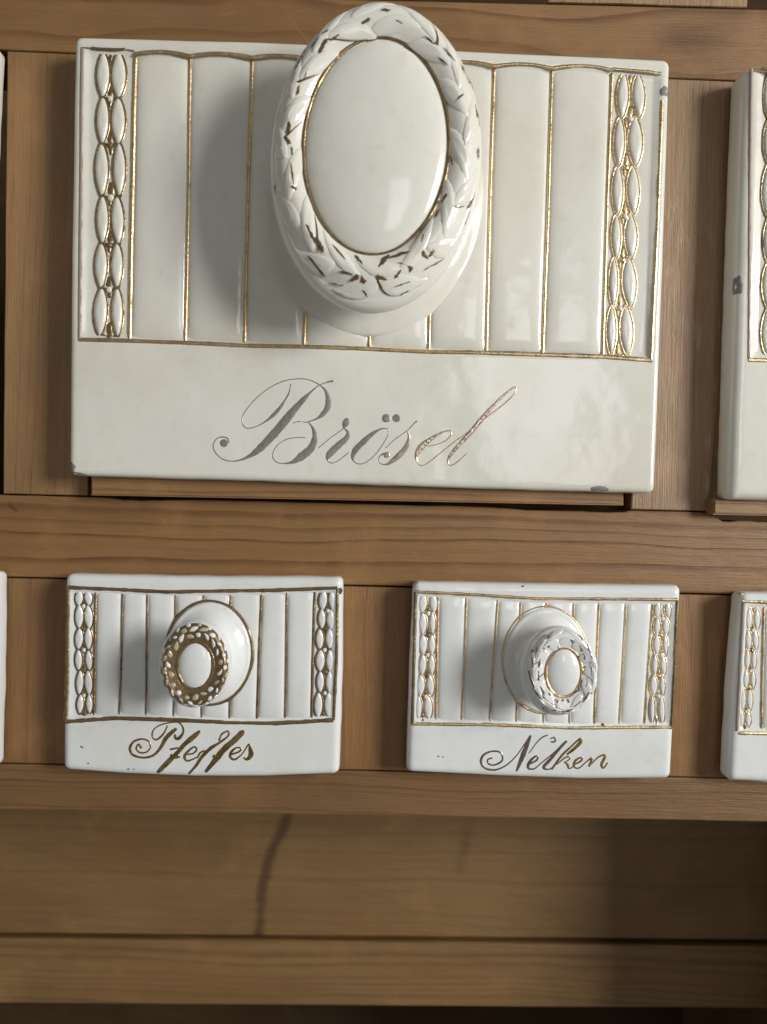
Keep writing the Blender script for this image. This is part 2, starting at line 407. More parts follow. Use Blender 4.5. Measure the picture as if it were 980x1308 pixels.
# ------------------------------------------------------------------ porcelain drawers
class Front:
    """one drawer: outline (edges as three photo points each), panel frame, flutes, chains, knob, letters"""
    def __init__(s, o, H, r, frame, rec, glaze, dx=0.0, dy=0.0, seed=0.0, crad=9.0):
        sh = lambda pts: [(p[0] + dx, p[1] + dy) for p in pts]
        s.top, s.bot, s.lef, s.rig = (sh(o[k]) for k in ('top', 'bottom', 'left', 'right'))
        s.ft, s.fb = sh(frame['top']), sh(frame['bottom'])
        s.fl, s.fr = sh(frame['left']), sh(frame['right'])
        s.H, s.r, s.rec, s.glaze, s.seed, s.crad = H, r, rec, glaze, seed, crad
        s.dx, s.dy = dx, dy
    @staticmethod
    def lin(pts, x, k=0):
        j = 1 - k
        if x <= pts[0][k]: a, b = pts[0], pts[1]
        elif x >= pts[-1][k]: a, b = pts[-2], pts[-1]
        else:
            for a, b in zip(pts[:-1], pts[1:]):
                if a[k] <= x <= b[k]: break
        return a[j] + (b[j] - a[j]) * (x - a[k]) / (b[k] - a[k])
    def dists(s, x, y):
        return (y - s.lin(s.top, x), s.lin(s.bot, x) - y, x - s.lin(s.lef, y, 1), s.lin(s.rig, y, 1) - x)
    def edge(s, x, y):
        a, b, c, d = s.dists(x, y)
        v, h = min(a, b), min(c, d)
        R_ = s.crad
        if v < R_ and h < R_:
            return R_ - math.hypot(R_ - v, R_ - h)
        return min(v, h)
    def inside(s, x, y):
        return min(y - s.lin(s.ft, x), s.lin(s.fb, x) - y, x - s.lin(s.fl, y, 1), s.lin(s.fr, y, 1) - x)
    def h(s, x, y):
        d = s.edge(x, y); rp = s.r / (D / F)
        e = max(0.0, min(1.0, d / rp))
        hh = s.H - s.r * (1 - math.sqrt(max(0.0, 1 - (1 - e) ** 2)))
        hh -= s.rec * sstep(2.5, 7.0, s.inside(x, y))
        hh += 0.00022 * nz(x * 0.011, y * 0.011, s.seed)
        return hh
    def floor(s, x=0, y=0): return s.H - s.rec
    def fl_h(s, x, y): return s.H - s.rec + 0.00022 * nz(x * 0.011, y * 0.011, s.seed)

    def slab(s, root, step):
        # corner-to-corner Coons patch of the outline
        W = s.top[-1][0] - s.top[0][0]; Hh = s.lef[-1][1] - s.lef[0][1]
        def samples(L):
            e = [0, 1.2, 3, 5.5, 8.5, 12]
            n = int((L - 24) / step)
            mid = [12 + (L - 24) * k / n for k in range(1, n)]
            return [v / L for v in e + mid + [L - v for v in e[::-1]]]
        us, vs_ = samples(W), samples(Hh)
        def cur(pts, k, t):
            a, b = pts[0][k], pts[-1][k]
            q = a + (b - a) * t
            return (s.lin(pts, q, k), q) if k == 1 else (q, s.lin(pts, q, 0))
        tl, tr, bl, br = s.top[0], s.top[-1], s.bot[0], s.bot[-1]
        rows = []
        for v in vs_:
            row = []
            for u in us:
                t_, b_ = cur(s.top, 0, u), cur(s.bot, 0, u)
                l_, r_ = cur(s.lef, 1, v), cur(s.rig, 1, v)
                pt = []
                for k in (0, 1):
                    q = (1 - v) * t_[k] + v * b_[k] + (1 - u) * l_[k] + u * r_[k] - ((1 - u) * (1 - v) * tl[k] + u * (1 - v) * tr[k] + (1 - u) * v * bl[k] + u * v * br[k])
                    pt.append(q)
                x, y = pt
                # round the corners in plan
                a, b, c, d = u * W, (1 - u) * W, v * Hh, (1 - v) * Hh
                R_ = s.crad
                hx, vy = min(a, b), min(c, d)
                if hx < R_ and vy < R_:
                    ex, ey = R_ - hx, R_ - vy
                    L = math.hypot(ex, ey)
                    if L > R_:
                        kx_, ky_ = ex * (1 - R_ / L), ey * (1 - R_ / L)
                        x += kx_ * (1 if a < b else -1); y += ky_ * (1 if c < d else -1)
                wob = 0.8
                x += wob * nz(x * 0.03, y * 0.03, s.seed + 2); y += wob * nz(x * 0.03, y * 0.03, s.seed + 7)
                row.append((x, y))
            rows.append(row)
        mb = MB()
        pr = [[P(x, y, s.H, s.h(x, y)) for (x, y) in row] for row in rows]
        mb.grid(pr)
        nu, nv = len(us), len(vs_)
        idx = [(0, j) for j in range(nu)] + [(i, nu - 1) for i in range(1, nv)] + [(nv - 1, j) for j in range(nu - 2, -1, -1)] + [(i, 0) for i in range(nv - 2, 0, -1)]
        ring = [pr[i][j] for i, j in idx]
        def at(y_): return [Vector((p.x, y_, p.z)) for p in ring]
        b0 = 0.0006
        cen = sum(ring, Vector()) / len(ring)
        back = [Vector((p.x + (cen.x - p.x) * 0.006, -b0, p.z + (cen.z - p.z) * 0.006)) for p in ring]
        mb.grid([ring, at(-(s.H - s.r) * 0.5), at(-b0 - 0.0008), back], closed=True)
        mb.fan(Vector((cen.x, -b0, cen.z)), back)
        # weld by recalculation only
        o = mb.build('front_plate', s.glaze, root)
        bm = bmesh.new(); bm.from_mesh(o.data); bmesh.ops.remove_doubles(bm, verts=bm.verts[:], dist=1e-6)
        bmesh.ops.recalc_face_normals(bm, faces=bm.faces[:]); bm.to_mesh(o.data); bm.free()
        o.data.polygons.foreach_set('use_smooth', [True] * len(o.data.polygons))
        return o

    def flute(s, root, tl, tr, bl, br, rise, arc, barc=0.0, nu=13, nv=14):
        mb = MB(); rows = []
        for j in range(nv):
            v = j / (nv - 1); v = 0.5 - 0.5 * math.cos(math.pi * v)
            row = []
            for i in range(nu):
                u = i / (nu - 1); u = 0.5 - 0.5 * math.cos(math.pi * u)
                bul = 1 - (2 * u - 1) ** 2
                xt, yt = tl[0] + (tr[0] - tl[0]) * u, tl[1] + (tr[1] - tl[1]) * u - arc * bul
                xb, yb = bl[0] + (br[0] - bl[0]) * u, bl[1] + (br[1] - bl[1]) * u + barc * bul
                x, y = xt + (xb - xt) * v, yt + (yb - yt) * v
                e = (1 - abs(2 * u - 1) ** 4.0) ** 0.6
                ends = (1 - abs(2 * v - 1) ** 34) ** 0.5
                row.append(P(x, y, s.H, s.fl_h(x, y) - 0.0001 + rise * e * ends))
            rows.append(row)
        mb.grid(rows)
        return mb.build('flute', s.glaze, root)

    def leaf(s, root, cx, y0, y1, hw, rise, line, gold, lean=0.0, seed=0):
        mb = MB(); n = 18
        hl = (y1 - y0) / 2; cy = (y0 + y1) / 2
        def ring(r, hgt, add=0.0):
            out = []
            for k in range(n):
                a = 2 * math.pi * k / n
                c_, s_ = math.cos(a), math.sin(a)
                x = (hw + add) * r * c_ * (0.70 + 0.30 * c_ * c_); y = (hl * 1.05 + add) * r * s_
                x += lean * s_ * hw * r
                x, y = cx + x, cy + y
                out.append(P(x, y, s.H, s.fl_h(x, y) + hgt))
            return out
        hts = [(0.40, rise * 0.95), (0.68, rise * 0.83), (0.86, rise * 0.58)]
        prev = [ring(r, h_) for r, h_ in hts]
        mb.fan(P(cx, cy, s.H, s.fl_h(cx, cy) + rise), prev[0], 0)
        mb.grid(prev + [ring(0.93, rise * 0.22)], closed=True, mat=0)
        mb.grid([ring(0.93, rise * 0.22), ring(1.0, rise * 0.36, line * .35), ring(1.0, rise * 0.30, line * .8), ring(1.0, -0.0002, line * 1.15)], closed=True, mat=1)
        return mb.build('leaf', [s.glaze, gold], root)

    def mark(s, mb, x, y, rx, ry, rise, rot=0.0, hf=None, n=12, irr=0.25, mat=0):
        hf = hf or s.h
        c_, s_ = math.cos(rot), math.sin(rot)
        def ring(r, up):
            out = []
            for k in range(n):
                a = 2 * math.pi * k / n
                q = r * (1 + irr * nz(math.cos(a) * 1.3 + x, math.sin(a) * 1.3 + y, s.seed))
                ax, ay = rx * q * math.cos(a), ry * q * math.sin(a)
                X, Y = x + ax * c_ - ay * s_, y + ax * s_ + ay * c_
                if hf == s.h:
                    kk = 1.0
                    while kk > 0.05 and s.edge(x + (X - x) * kk, y + (Y - y) * kk) < 0.4: kk -= 0.05
                    X, Y = x + (X - x) * kk, y + (Y - y) * kk
                out.append(P(X, Y, s.H, hf(X, Y) + up))
            return out
        r0 = ring(0.55, rise * 0.8)
        mb.fan(P(x, y, s.H, hf(x, y) + rise), r0, mat)
        mb.grid([r0, ring(0.85, rise * 0.5), ring(1.0, -0.00006)], closed=True, mat=mat)

    # ------ knob: profile = (fraction of rim radius, height above the plate in metres)
    def knob(s, root, base, brx, bry, face, frx, fry, hr, med, mrx, mry, wreath, glaze, gold, rot=0.0, flat=False):
        Hb = s.H - 0.0004
        c0 = P(base[0], base[1], Hb); hf_ = hr * 0.81
        c1 = P(face[0], face[1], Hb + hf_)
        sc0 = (D - Hb) / F; sc1 = (D - Hb - hf_) / F; sc2 = (D - Hb - hr) / F
        RX0, RY0 = brx * sc0, bry * sc0
        RX, RY = frx * sc1, fry * sc1
        def centre(hh):
            v = c0 + (c1 - c0) * (hh / hf_)
            u = sstep(0.0178 * k, 0.0204 * k, hh)
            return v + (cm - (c0 + (c1 - c0) / 0.81)) * u
        k = hr / 0.020
        cm = P(med[0], med[1], Hb + hr)
        rm = mrx * sc2 / RX   # medallion fraction
        # (mix: 1 = base ellipse .. 0 = rim ellipse, radius fraction, height)
        prof = [(1, 1.0, -0.0006), (1, 0.985, 0.0002), (1, 0.95, 0.0007), (1, 0.86, 0.0016 * k), (0.7, 0.77, 0.0036 * k), (0.35, 0.72, 0.0065 * k), (0.1, 0.74, 0.0095 * k),
                (0, 0.83, 0.0118 * k), (0, 0.93, 0.0132 * k), (0, 0.983, 0.0147 * k), (0, 1.0, 0.0162 * k), (0, 0.988, 0.0177 * k), (0, 0.962, 0.0187 * k), (0, 0.945, 0.0190 * k),
                (0, 0.92, 0.0197 * k), (0, 0.87, 0.0208 * k), (0, 0.81, 0.0212 * k), (0, 0.755, 0.0209 * k), (0, rm + 0.04, 0.0202 * k), (0, rm, 0.0196 * k), (0, rm - 0.05, 0.0194 * k)]
        dense = catmull(prof, 4)
        NS = 72
        def surf(th, q):
            mixv, fr, hh = q
            rx = RX * (1 - mixv) + RX0 * mixv; ry = RY * (1 - mixv) + RY0 * mixv
            x, z = fr * rx * math.cos(th), fr * ry * math.sin(th)
            c_, s_ = math.cos(rot), math.sin(rot)
            v = centre(hh) + Vector((x * c_ - z * s_, 0, x * s_ + z * c_))
            v.y = -(Hb + hh)
            return v
        mb = MB()
        rows = [[surf(2 * math.pi * j / NS, q) for j in range(NS)] for q in dense]
        i_g0 = 13 * 4 if flat else 999
        mb.grid(rows[:i_g0 + 1] if flat else rows, closed=True, mat=0)
        if flat: mb.grid(rows[i_g0:], closed=True, mat=1)
        kn = mb.build('knob', [glaze, gold], root)
        # medallion dome
        cm = P(med[0], med[1], Hb + hr)
        mx, my = mrx * sc2, mry * sc2
        dome = wreath.get('dome', 1.0)
        dz = lambda hh: 0.0197 * k + (hh - 0.0197) * k * dome
        mb = MB(); rows = []
        for (fr, hh) in ((1.03, 0.0188), (1.0, 0.0197), (0.96, 0.0203), (0.88, 0.02105), (0.72, 0.0219), (0.52, 0.02255), (0.3, 0.02295), (0.12, 0.0231)):
            row = []
            for j in range(56):
                th = 2 * math.pi * j / 56
                c_, s_ = math.cos(rot), math.sin(rot)
                x, z = fr * mx * math.cos(th), fr * my * math.sin(th)
                row.append(Vector((cm.x + x * c_ - z * s_, -(Hb + dz(hh)), cm.z + x * s_ + z * c_)))
            rows.append(row)
        mb.grid(rows, closed=True)
        mb.fan(Vector((cm.x, -(Hb + dz(0.02315)), cm.z)), rows[-1])
        mb.build('medallion', glaze, kn)
        # gilt ring in the groove round the medallion
        mb = MB(); rows = []
        wr = wreath.get('ring', 1.0)
        for a in range(7):
            al = math.pi * a / 6
            row = []
            for j in range(64):
                th = 2 * math.pi * j / 64
                c_, s_ = math.cos(rot), math.sin(rot)
                ww = wr * (1 + 0.35 * nz(math.cos(th) * 2.5, math.sin(th) * 2.5, s.seed + 3))
                dr = 0.00042 * ww * k ** 0.3 * math.cos(al)
                x, z = (mx * 1.02 + dr) * math.cos(th), (my * 1.015 + dr) * math.sin(th)
                row.append(Vector((cm.x + x * c_ - z * s_, -(Hb + 0.0198 * k + 0.00012 + 0.00030 * math.sin(al)), cm.z + x * s_ + z * c_)))
            rows.append(row)
        mb.grid(rows, closed=True)
        mb.build('gilt_ring', gold, kn)
        # wreath on the rim
        lo, hi = 12 * 4, 19 * 4      # dense range of the wreath band
        def band(th, t):
            q = lo + (hi - lo) * max(0.0, min(1.0, t)); i = min(int(q), len(dense) - 2); f = q - i
            q = tuple(a + (b - a) * f for a, b in zip(dense[i], dense[i + 1]))
            return surf(th, q)
        def nrm(th, t):
            e = 0.02
            n_ = (band(th + e, t) - band(th - e, t)).cross(band(th, t + e) - band(th, t - e)).normalized()
            return n_ if n_.y < 0 or abs(n_.y) < 0.2 else -n_
        bw = (band(0.8, 1.0) - band(0.8, 0.0)).length * 1.12          # width of the band
        def patch(mb, th, t, half_l, half_w, tilt, rise, n=14, mat=0, irr=0.16):
            """leaf of half length/width in band widths, its long axis along the rim, turned by tilt"""
            e = 0.01
            gth = (band(th + e, t) - band(th - e, t)).length / (2 * e)
            gt = (band(th, t + e) - band(th, t - e)).length / (2 * e)
            c_, s_ = math.cos(tilt), math.sin(tilt)
            def ring(r, up):
                out = []
                for q in range(n):
                    a = 2 * math.pi * q / n
                    rr = r * (1 + irr * nz(math.cos(a) + th * 7, math.sin(a) + t * 5, s.seed))
                    u = rr * half_l * math.cos(a) * bw
                    v = rr * half_w * math.sin(a) * (0.72 + 0.28 * math.sin(a) ** 2) * bw
                    T, S = th + (u * c_ - v * s_) / gth, t + (u * s_ + v * c_) / gt
                    out.append(band(T, S) + nrm(T, S) * up)
                return out
            r0 = ring(0.45, rise * 0.88)
            mb.fan(band(th, t) + nrm(th, t) * rise, r0, mat)
            mb.grid([r0, ring(0.75, rise * 0.66), ring(0.92, rise * 0.28), ring(1.0, -0.00012)], closed=True, mat=mat)
        rnd = random.Random(int(s.seed * 10) + 3)
        nl = wreath['n']; edge_marks = []
        for i in range(nl):
            a = 2 * math.pi * (i + 0.5) / nl
            # leaves run from the top down either side
            side = 1 if math.cos(a) > 0 else -1
            for row, (t, tl_) in enumerate(zip(wreath.get('t', (0.34, 0.70)), (1, -1, 1))):
                mb = MB()
                t = t - (wreath.get('low', 0.0) * max(0.0, -math.sin(a)) if row == 0 else wreath.get('low', 0.0) * 0.5 * max(0.0, -math.sin(a)))
                th = a + (0.5 * row) * 2 * math.pi / nl + rnd.uniform(-.03, .03) * 6 / nl
                vr = wreath.get('vary', 0.1)
                patch(mb, th, t + rnd.uniform(-.03, .03), wreath['len'] * rnd.uniform(1 - vr, 1 + vr), wreath['wid'] * rnd.uniform(1 - vr, 1 + vr), tl_ * -side * wreath['tilt'] + rnd.uniform(-.1, .1), wreath['rise'], mat=0)
                mb.build('wreath_leaf', wreath['tint'] if wreath.get('tint') and rnd.random() < 0.45 else glaze, kn)
                if wreath.get('edge'):
                    # gold left in the groove along one side of the leaf
                    a0_ = rnd.uniform(2.2, 3.2) if row == 0 else rnd.uniform(-0.4, 0.5); span = rnd.uniform(0.7, 1.9)
                    if rnd.random() < wreath['edge']: edge_marks.append((th, t, tl_ * -side * wreath['tilt'], a0_, a0_ + span, rnd.uniform(0.6, 1.2)))
        mb = MB()
        for (th, t, tilt, a0_, a1_, wk_) in edge_marks:
            e = 0.01
            gth = (band(th + e, t) - band(th - e, t)).length / (2 * e)
            gt = (band(th, t + e) - band(th, t - e)).length / (2 * e)
            c_, s_ = math.cos(tilt), math.sin(tilt); rowsf = []
            for q in range(9):
                al = a0_ + (a1_ - a0_) * q / 8; row = []
                for w_ in (-1, 0, 1):
                    rr = 1.02 + 0.085 * wk_ * w_ * math.sin(math.pi * (q + 0.3) / 8.6) * (1 + 0.5 * nz(th * 9, q * .9, w_))
                    u = rr * wreath['len'] * math.cos(al) * bw
                    v = rr * wreath['wid'] * math.sin(al) * (0.72 + 0.28 * math.sin(al) ** 2) * bw
                    T, S = th + (u * c_ - v * s_) / gth, t + (u * s_ + v * c_) / gt
                    row.append(band(T, S) + nrm(T, S) * (0.00016 + (0.00006 if w_ == 0 else 0)))
                rowsf.append(row)
            mb.grid(rowsf)
        if wreath.get('flecks'):
            NA, NT_ = 360, 48
            pts = [[band(2 * math.pi * i / NA, j / (NT_ - 1)) for j in range(NT_)] for i in range(NA)]
            A = np.array([[(q.x, q.y, q.z) for q in r] for r in pts]).reshape(-1, 3)
            sx, sz = A[:, 0] / (D + A[:, 1]) * F, -A[:, 2] / (D + A[:, 1]) * F
            U = sx * cr - sz * sr + CX; V = sx * sr + sz * cr + CY
            for (px_, py_, lx, wy, rt) in wreath['flecks']:
                wy *= 0.62; lx *= 0.95
                dirx, diry = math.cos(rt), math.sin(rt)
                m = 11; rowsf = []
                for q in range(m):
                    u = -1 + 2 * q / (m - 1)
                    row = []
                    for w_ in (-1, 0, 1):
                        wid = wy * (1 - u * u) ** 0.5 * (1 + 0.9 * nz(px_ * .3 + u * 2.2, py_ * .3 + w_ * 3, 1.0))
                        qx = px_ + dirx * lx * u - diry * wid * w_
                        qy = py_ + diry * lx * u + dirx * wid * w_
                        ids = np.argsort((U - qx) ** 2 + (V - qy) ** 2)[:3]
                        wt = 1 / (np.hypot(U[ids] - qx, V[ids] - qy) + 0.05)
                        g_ = (A[ids] * wt[:, None]).sum(0) / wt.sum()
                        i0 = int(ids[0]); nn_ = nrm(2 * math.pi * (i0 // NT_) / NA, (i0 % NT_) / (NT_ - 1))
                        row.append(Vector(g_) + nn_ * (wreath['rise'] * 0.80 + (0.00012 if w_ == 0 else 0)))
                    rowsf.append(row)
                mb.grid(rowsf)
        if mb.v:
            mb.build('gilt_flecks', wreath['fmat'], kn)
        return kn, surf, dense

    def lines(s, root, specs, hf=None, rise=0.00045, jit=0.18):
        for (pts, wd, mat, *onb) in specs:
            mb = MB()
            hfl = (lambda x, y: s.H + 0.00022 * nz(x * 0.011, y * 0.011, s.seed)) if onb else (hf or s.fl_h)
            q = [(x + s.dx, y + s.dy, wd) for x, y in pts]
            # even sampling so that the hand-painted edge wavers
            dense = []
            for a, b in zip(q[:-1], q[1:]):
                L = math.hypot(b[0] - a[0], b[1] - a[1]); n = max(1, int(L / 7))
                for k in range(n):
                    dense.append(tuple(a[i] + (b[i] - a[i]) * k / n for i in range(3)))
            dense.append(q[-1])
            ribbon(mb, dense, hfl, 0.00020 if onb else rise, s.H, jit=jit, sub=1, seed=s.seed + len(pts), sink=0.00007 if onb else 0.0003)
            mb.build('gilt_line', mat, root)

    def letters(s, root, specs, off, scale, rise=0.00007, mats=None, wk=1.22, wmin=1.45, label=None):
        for i, strokes in enumerate(specs):
            mb = MB()
            for st in strokes:
                if len(st) == 1:
                    x, y, r_ = st[0]
                    s.mark(mb, off[0] + x / scale, off[1] + y / scale, r_ / scale, r_ / scale, rise, irr=0.12)
                else:
                    pts = [(off[0] + x / scale, off[1] + y / scale, max(w_ / scale * wk, wmin)) for x, y, w_ in st]
                    ribbon(mb, pts, s.h, rise, s.H, jit=0.16, sub=6, prof=5, seed=s.seed + i, sink=0.00004)
            mb.build('letter', mats[i], root)

def chain(fr, root, pairs, rise, line, gold, joint):
    mbj = MB()
    rnd = random.Random(int(fr.seed * 100) + len(pairs) + int(pairs[0][0]))
    pp = [list(q) for q in pairs]
    for q, r in zip(pp[:-1], pp[1:]):
        m_ = (q[1] + r[0]) / 2
        if r[0] - q[1] > 0: q[1] = m_ + 0.4; r[0] = m_ - 0.4
    for i, (y0, y1, a0, a1, b0, b1) in enumerate(pp):
        g_ = gold if not isinstance(gold, list) else gold[i % len(gold)]
        fr.leaf(root, (a0 + a1) / 2, y0, y1, (a1 - a0) / 2, rise, line, g_, lean=rnd.uniform(-.18, .02))
        fr.leaf(root, (b0 + b1) / 2, y0 + rnd.uniform(-1, 1), y1 + rnd.uniform(-1, 1), (b1 - b0) / 2, rise, line, g_, lean=rnd.uniform(-.02, .18))
        mx_ = (a1 + b0) / 2; hgt = y1 - y0
        # bead in the gap between this pair and the next, gold wedge above it
        mb = MB(); fr.mark(mb, mx_, y1 + hgt * 0.03, (b0 - a0) * 0.16 + 0.7, (b0 - a0) * 0.19 + 0.7, rise * 0.95, hf=fr.fl_h, irr=0.1)
        mb.build('bead', joint if i % 2 else fr.glaze, root)
        fr.mark(mbj, mx_, y1 - hgt * 0.14, (b0 - a0) * 0.19, hgt * 0.15, rise * 0.35, hf=fr.fl_h, irr=0.4)
        fr.mark(mbj, mx_, y0 + hgt * 0.10, (b0 - a0) * 0.13, hgt * 0.13, rise * 0.35, hf=fr.fl_h, irr=0.4)
        for q in (-1, 1):
            fr.mark(mbj, mx_ + q * (b0 - a0) * 0.28, y1 + hgt * 0.02, (b0 - a0) * 0.27, 1.0 * line, rise * 0.38, rot=q * -0.7, hf=fr.fl_h, irr=0.3)
    mbj.build('gilt_fill', joint, root)

def drawer_box(fr, root, x0, y0, x1, y1, yb0, yb1, h):
    pts = [(x0, y0), (x1, y1), (x1, yb1), (x0, yb0)]
    f = [P(x + fr.dx, y + fr.dy, h) for x, y in pts]; b = [Vector((v.x, 0.012, v.z)) for v in f]
    fb = [v + Vector((0, 0, 0)) for v in f]
    bm_v = f + b
    faces = [(0, 1, 2, 3), (4, 7, 6, 5)] + [(i, (i + 1) % 4, 4 + (i + 1) % 4, 4 + i) for i in range(4)]
    o = link_mesh('drawer_box', bm_v, faces, W_box, root, smooth=False)
    bm = bmesh.new(); bm.from_mesh(o.data)
    bmesh.ops.bevel(bm, geom=[e for e in bm.edges if all(v.co.y < 0.0 - root.location.y + 0.0 for v in e.verts)], offset=0.0004, segments=2, affect='EDGES')
    bm.to_mesh(o.data); bm.free()

# ---------------------------------------------------------------- large drawers
B_OUT = dict(top=[(95, 45), (330, 51.5), (600, 63), (857, 75)], bottom=[(88, 607), (330, 614), (600, 623.5), (837, 630)],
             left=[(95, 45), (90, 330), (88, 607)], right=[(857, 75), (848, 350), (837, 630)])
B_FR = dict(top=[(103, 58), (172, 62), (480, 71), (784, 86), (848, 93)], bottom=[(103, 434), (312, 441), (622, 453), (832, 461)],
            left=[(104, 58), (103, 240), (101, 434)], right=[(848, 93), (840, 290), (832, 461)])
B_LT = [172, 242, 322, 400, 478, 556, 632, 706, 783]
B_LB = [164.5, 236, 312, 388, 472, 548, 622, 694, 771]
def b_ty(x): return 67 + (x - 172) * 0.0345
def b_by(x): return 435.5 + (x - 164) * 0.0335
B_L = [(65, 117, 122, 139, 141, 160), (128, 177, 122, 138, 141, 159), (186, 240, 120, 137, 143, 159), (257, 307, 122, 137, 141, 157), (312, 361, 120, 136, 141, 156), (373, 428, 119, 136, 142, 156)]
B_R = [(92, 142, 789, 804, 809, 825), (155, 208, 785, 799, 803, 822), (213, 266, 783, 797, 802, 818), (280, 323, 782, 794, 799, 815), (335, 384, 779, 790, 796, 814), (398, 453, 776, 788, 793, 810)]
def shift(pairs, dx, dy): return [(a + dy, b + dy, c + dx, d + dx, e + dx, f + dx) for a, b, c, d, e, f in pairs]

# flecks of gold on the big rim: x, y, half length, half width, angle
fl = []
def fz(x, y, l, w_, a, o=(330, 0), s=3.113): fl.append((o[0] + x / s, o[1] + y / s, l / s, w_ / s, a))
for a in [(508, 42, 20, 6, 0.1), (430, 85, 22, 9, -0.5), (562, 90, 18, 7, 0.5), (258, 185, 34, 12, -1.1), (305, 150, 22, 8, -0.6), (268, 130, 18, 5, -0.5), (160, 360, 20, 8, -1.4), (188, 300, 14, 4, -1.2),
          (122, 510, 28, 10, -1.5), (118, 560, 22, 9, 0.9), (134, 600, 22, 4, 1.5), (135, 690, 45, 5, 1.45), (142, 748, 14, 7, 0.4), (210, 930, 45, 8, 1.1), (245, 975, 40, 12, 1.1), (320, 1005, 42, 9, 0.85),
          (235, 1060, 60, 7, 0.9), (310, 1130, 34, 4, 0.2), (350, 1085, 32, 6, 0.25), (385, 1105, 22, 13, -0.5), (400, 1035, 26, 7, 0.9), (425, 1165, 18, 6, 0.9), (425, 1120, 12, 5, -0.9), (500, 1040, 36, 13, -0.8),
          (495, 1105, 22, 10, 0.3), (560, 1015, 50, 9, -0.3), (555, 1090, 24, 8, -0.9), (570, 1130, 40, 5, -0.35), (580, 1165, 22, 5, -0.5), (690, 1005, 20, 9, -1.0), (700, 1050, 55, 4, -0.5), (655, 950, 20, 5, -1.3),
          (735, 245, 26, 5, 0.7), (800, 390, 22, 7, -0.8), (830, 310, 60, 4, 1.1), (870, 460, 50, 4, 1.35), (760, 220, 40, 4, 0.9), (680, 160, 30, 4, 0.7), (873, 610, 26, 6, 1.5), (850, 800, 40, 7, -1.0),
          (740, 790, 24, 9, -1.0), (712, 850, 20, 8, -1.1), (835, 870, 34, 7, -1.1), (770, 640, 22, 5, 1.3), (165, 250, 34, 4, -1.1), (225, 175, 28, 4, -0.9)]:
    fz(*a)
WR_B = dict(n=13, len=0.72, wid=0.205, tilt=0.40, low=0.16, rise=0.00031, ring=1.15, dome=0.8, edge=0.75, flecks=fl, fmat=CREV)

def large_drawer(label, dx, dy, seed, glaze, bx=116, chips=(), left_chain=None, right_chain=None, full=True, outl=None, frame=None):
    root = thing('large_drawer', label, 'drawer', P(470 + dx, 630 + dy, 0.0), 'large porcelain fronted drawers')
    fr = Front(outl or B_OUT, 0.0082, 0.0014 if bx == 116 else 0.0027, frame or B_FR, 0.00085, glaze, dx, dy, seed, crad=9)
    pl = fr.slab(root, 5.5)
    for i in range(8):
        a, b, c, d = B_LT[i], B_LT[i + 1], B_LB[i], B_LB[i + 1]
        fr.flute(root, (a + dx + 2.0, b_ty(a) + dy + 2.5), (b + dx - 2.0, b_ty(b) + dy + 2.5), (c + dx + 2.0, b_by(c) + dy - 2.5), (d + dx - 2.0, b_by(d) + dy - 2.5), 0.00078, 3.5, 0.8)
    right_side = lambda i: GOLDLIT if i >= 6 else GOLD  # lines at the right get the gilding with light in its colour
    specs = [([(B_LT[i], b_ty(B_LT[i])), ((B_LT[i] + B_LB[i]) / 2 + (1.2 if i % 2 else -0.8), (b_ty(B_LT[i]) + b_by(B_LB[i])) / 2), (B_LB[i], b_by(B_LB[i]))], 5.8 + (i in (0, 8)) * 1.2, right_side(i)) for i in range(9)]
    for i in range(8):
        xs = [B_LT[i] + (B_LT[i + 1] - B_LT[i]) * k / 6 for k in range(7)]
        specs.append(([(x, b_ty(x) + 1.5 - 4.2 * (1 - (2 * k / 6 - 1) ** 2)) for k, x in enumerate(xs)], 5.2, right_side(i), 1))
    bl = [(x, b_by(x) + (1.2 if i in (2, 5) else 0)) for i, x in enumerate(B_LB)]
    specs.append(([(101, 434)] + bl[:7], 6.0, GOLD, 1)); specs.append((bl[6:] + [(833, 460.5)], 6.6, GOLDLIT, 1))
    specs.append(([(117, 61, ), (126, 62.2), (150, 63.2), (160, 62.5)], 4.2, GOLDW, 1))
    specs.append(([(104, 60.5), (118, 61)], 2.2, FADED, 1)); specs.append(([(158, 63), (172, 65)], 2.6, FADED, 1))
    specs.append(([(783, 88), (808, 90), (828, 91.5), (845, 94)], 5.0, GOLDLIT, 1))
    specs.append(([(105, 62), (103, 240), (101.5, 433)], 5.0, FADED, 1))
    specs.append(([(846, 128), (840, 290), (832, 459)], 5.2, GOLDLIT, 1))
    fr.lines(root, specs)
    chain(fr, root, shift(B_L, dx, dy) if left_chain is None else left_chain, 0.00074, 2.5, GOLDL, GOLDW)
    chain(fr, root, shift(B_R, dx, dy) if right_chain is None else right_chain, 0.00082, 2.6, GOLDLIT, GOLD)
    if full:
        fr.knob(root, (475 + dx, 252 + dy), 144, 179, (480 + dx * 1.119, 204.5 + dy), 135, 196, 0.020, (480.5 + dx * 1.119, 186.5 + dy), 91.5, 137.5, WR_B if dx == 0 else dict(WR_B, flecks=()), glaze, GOLDW, rot=R(-2.2))
    drawer_box(fr, root, bx, 560 if bx == 116 else 611, 797, 575 if bx == 116 else 621, 632.5 + (bx - 116) * 0.019, 645.5, 0.0042)
    if chips:
        for (x, y, rx, ry, rt) in chips:
            mb = MB(); fr.mark(mb, x, y, rx, ry, 0.00006, rt, n=26, irr=0.34)
            mb.build('chip', CHIP, pl)
    return root, fr

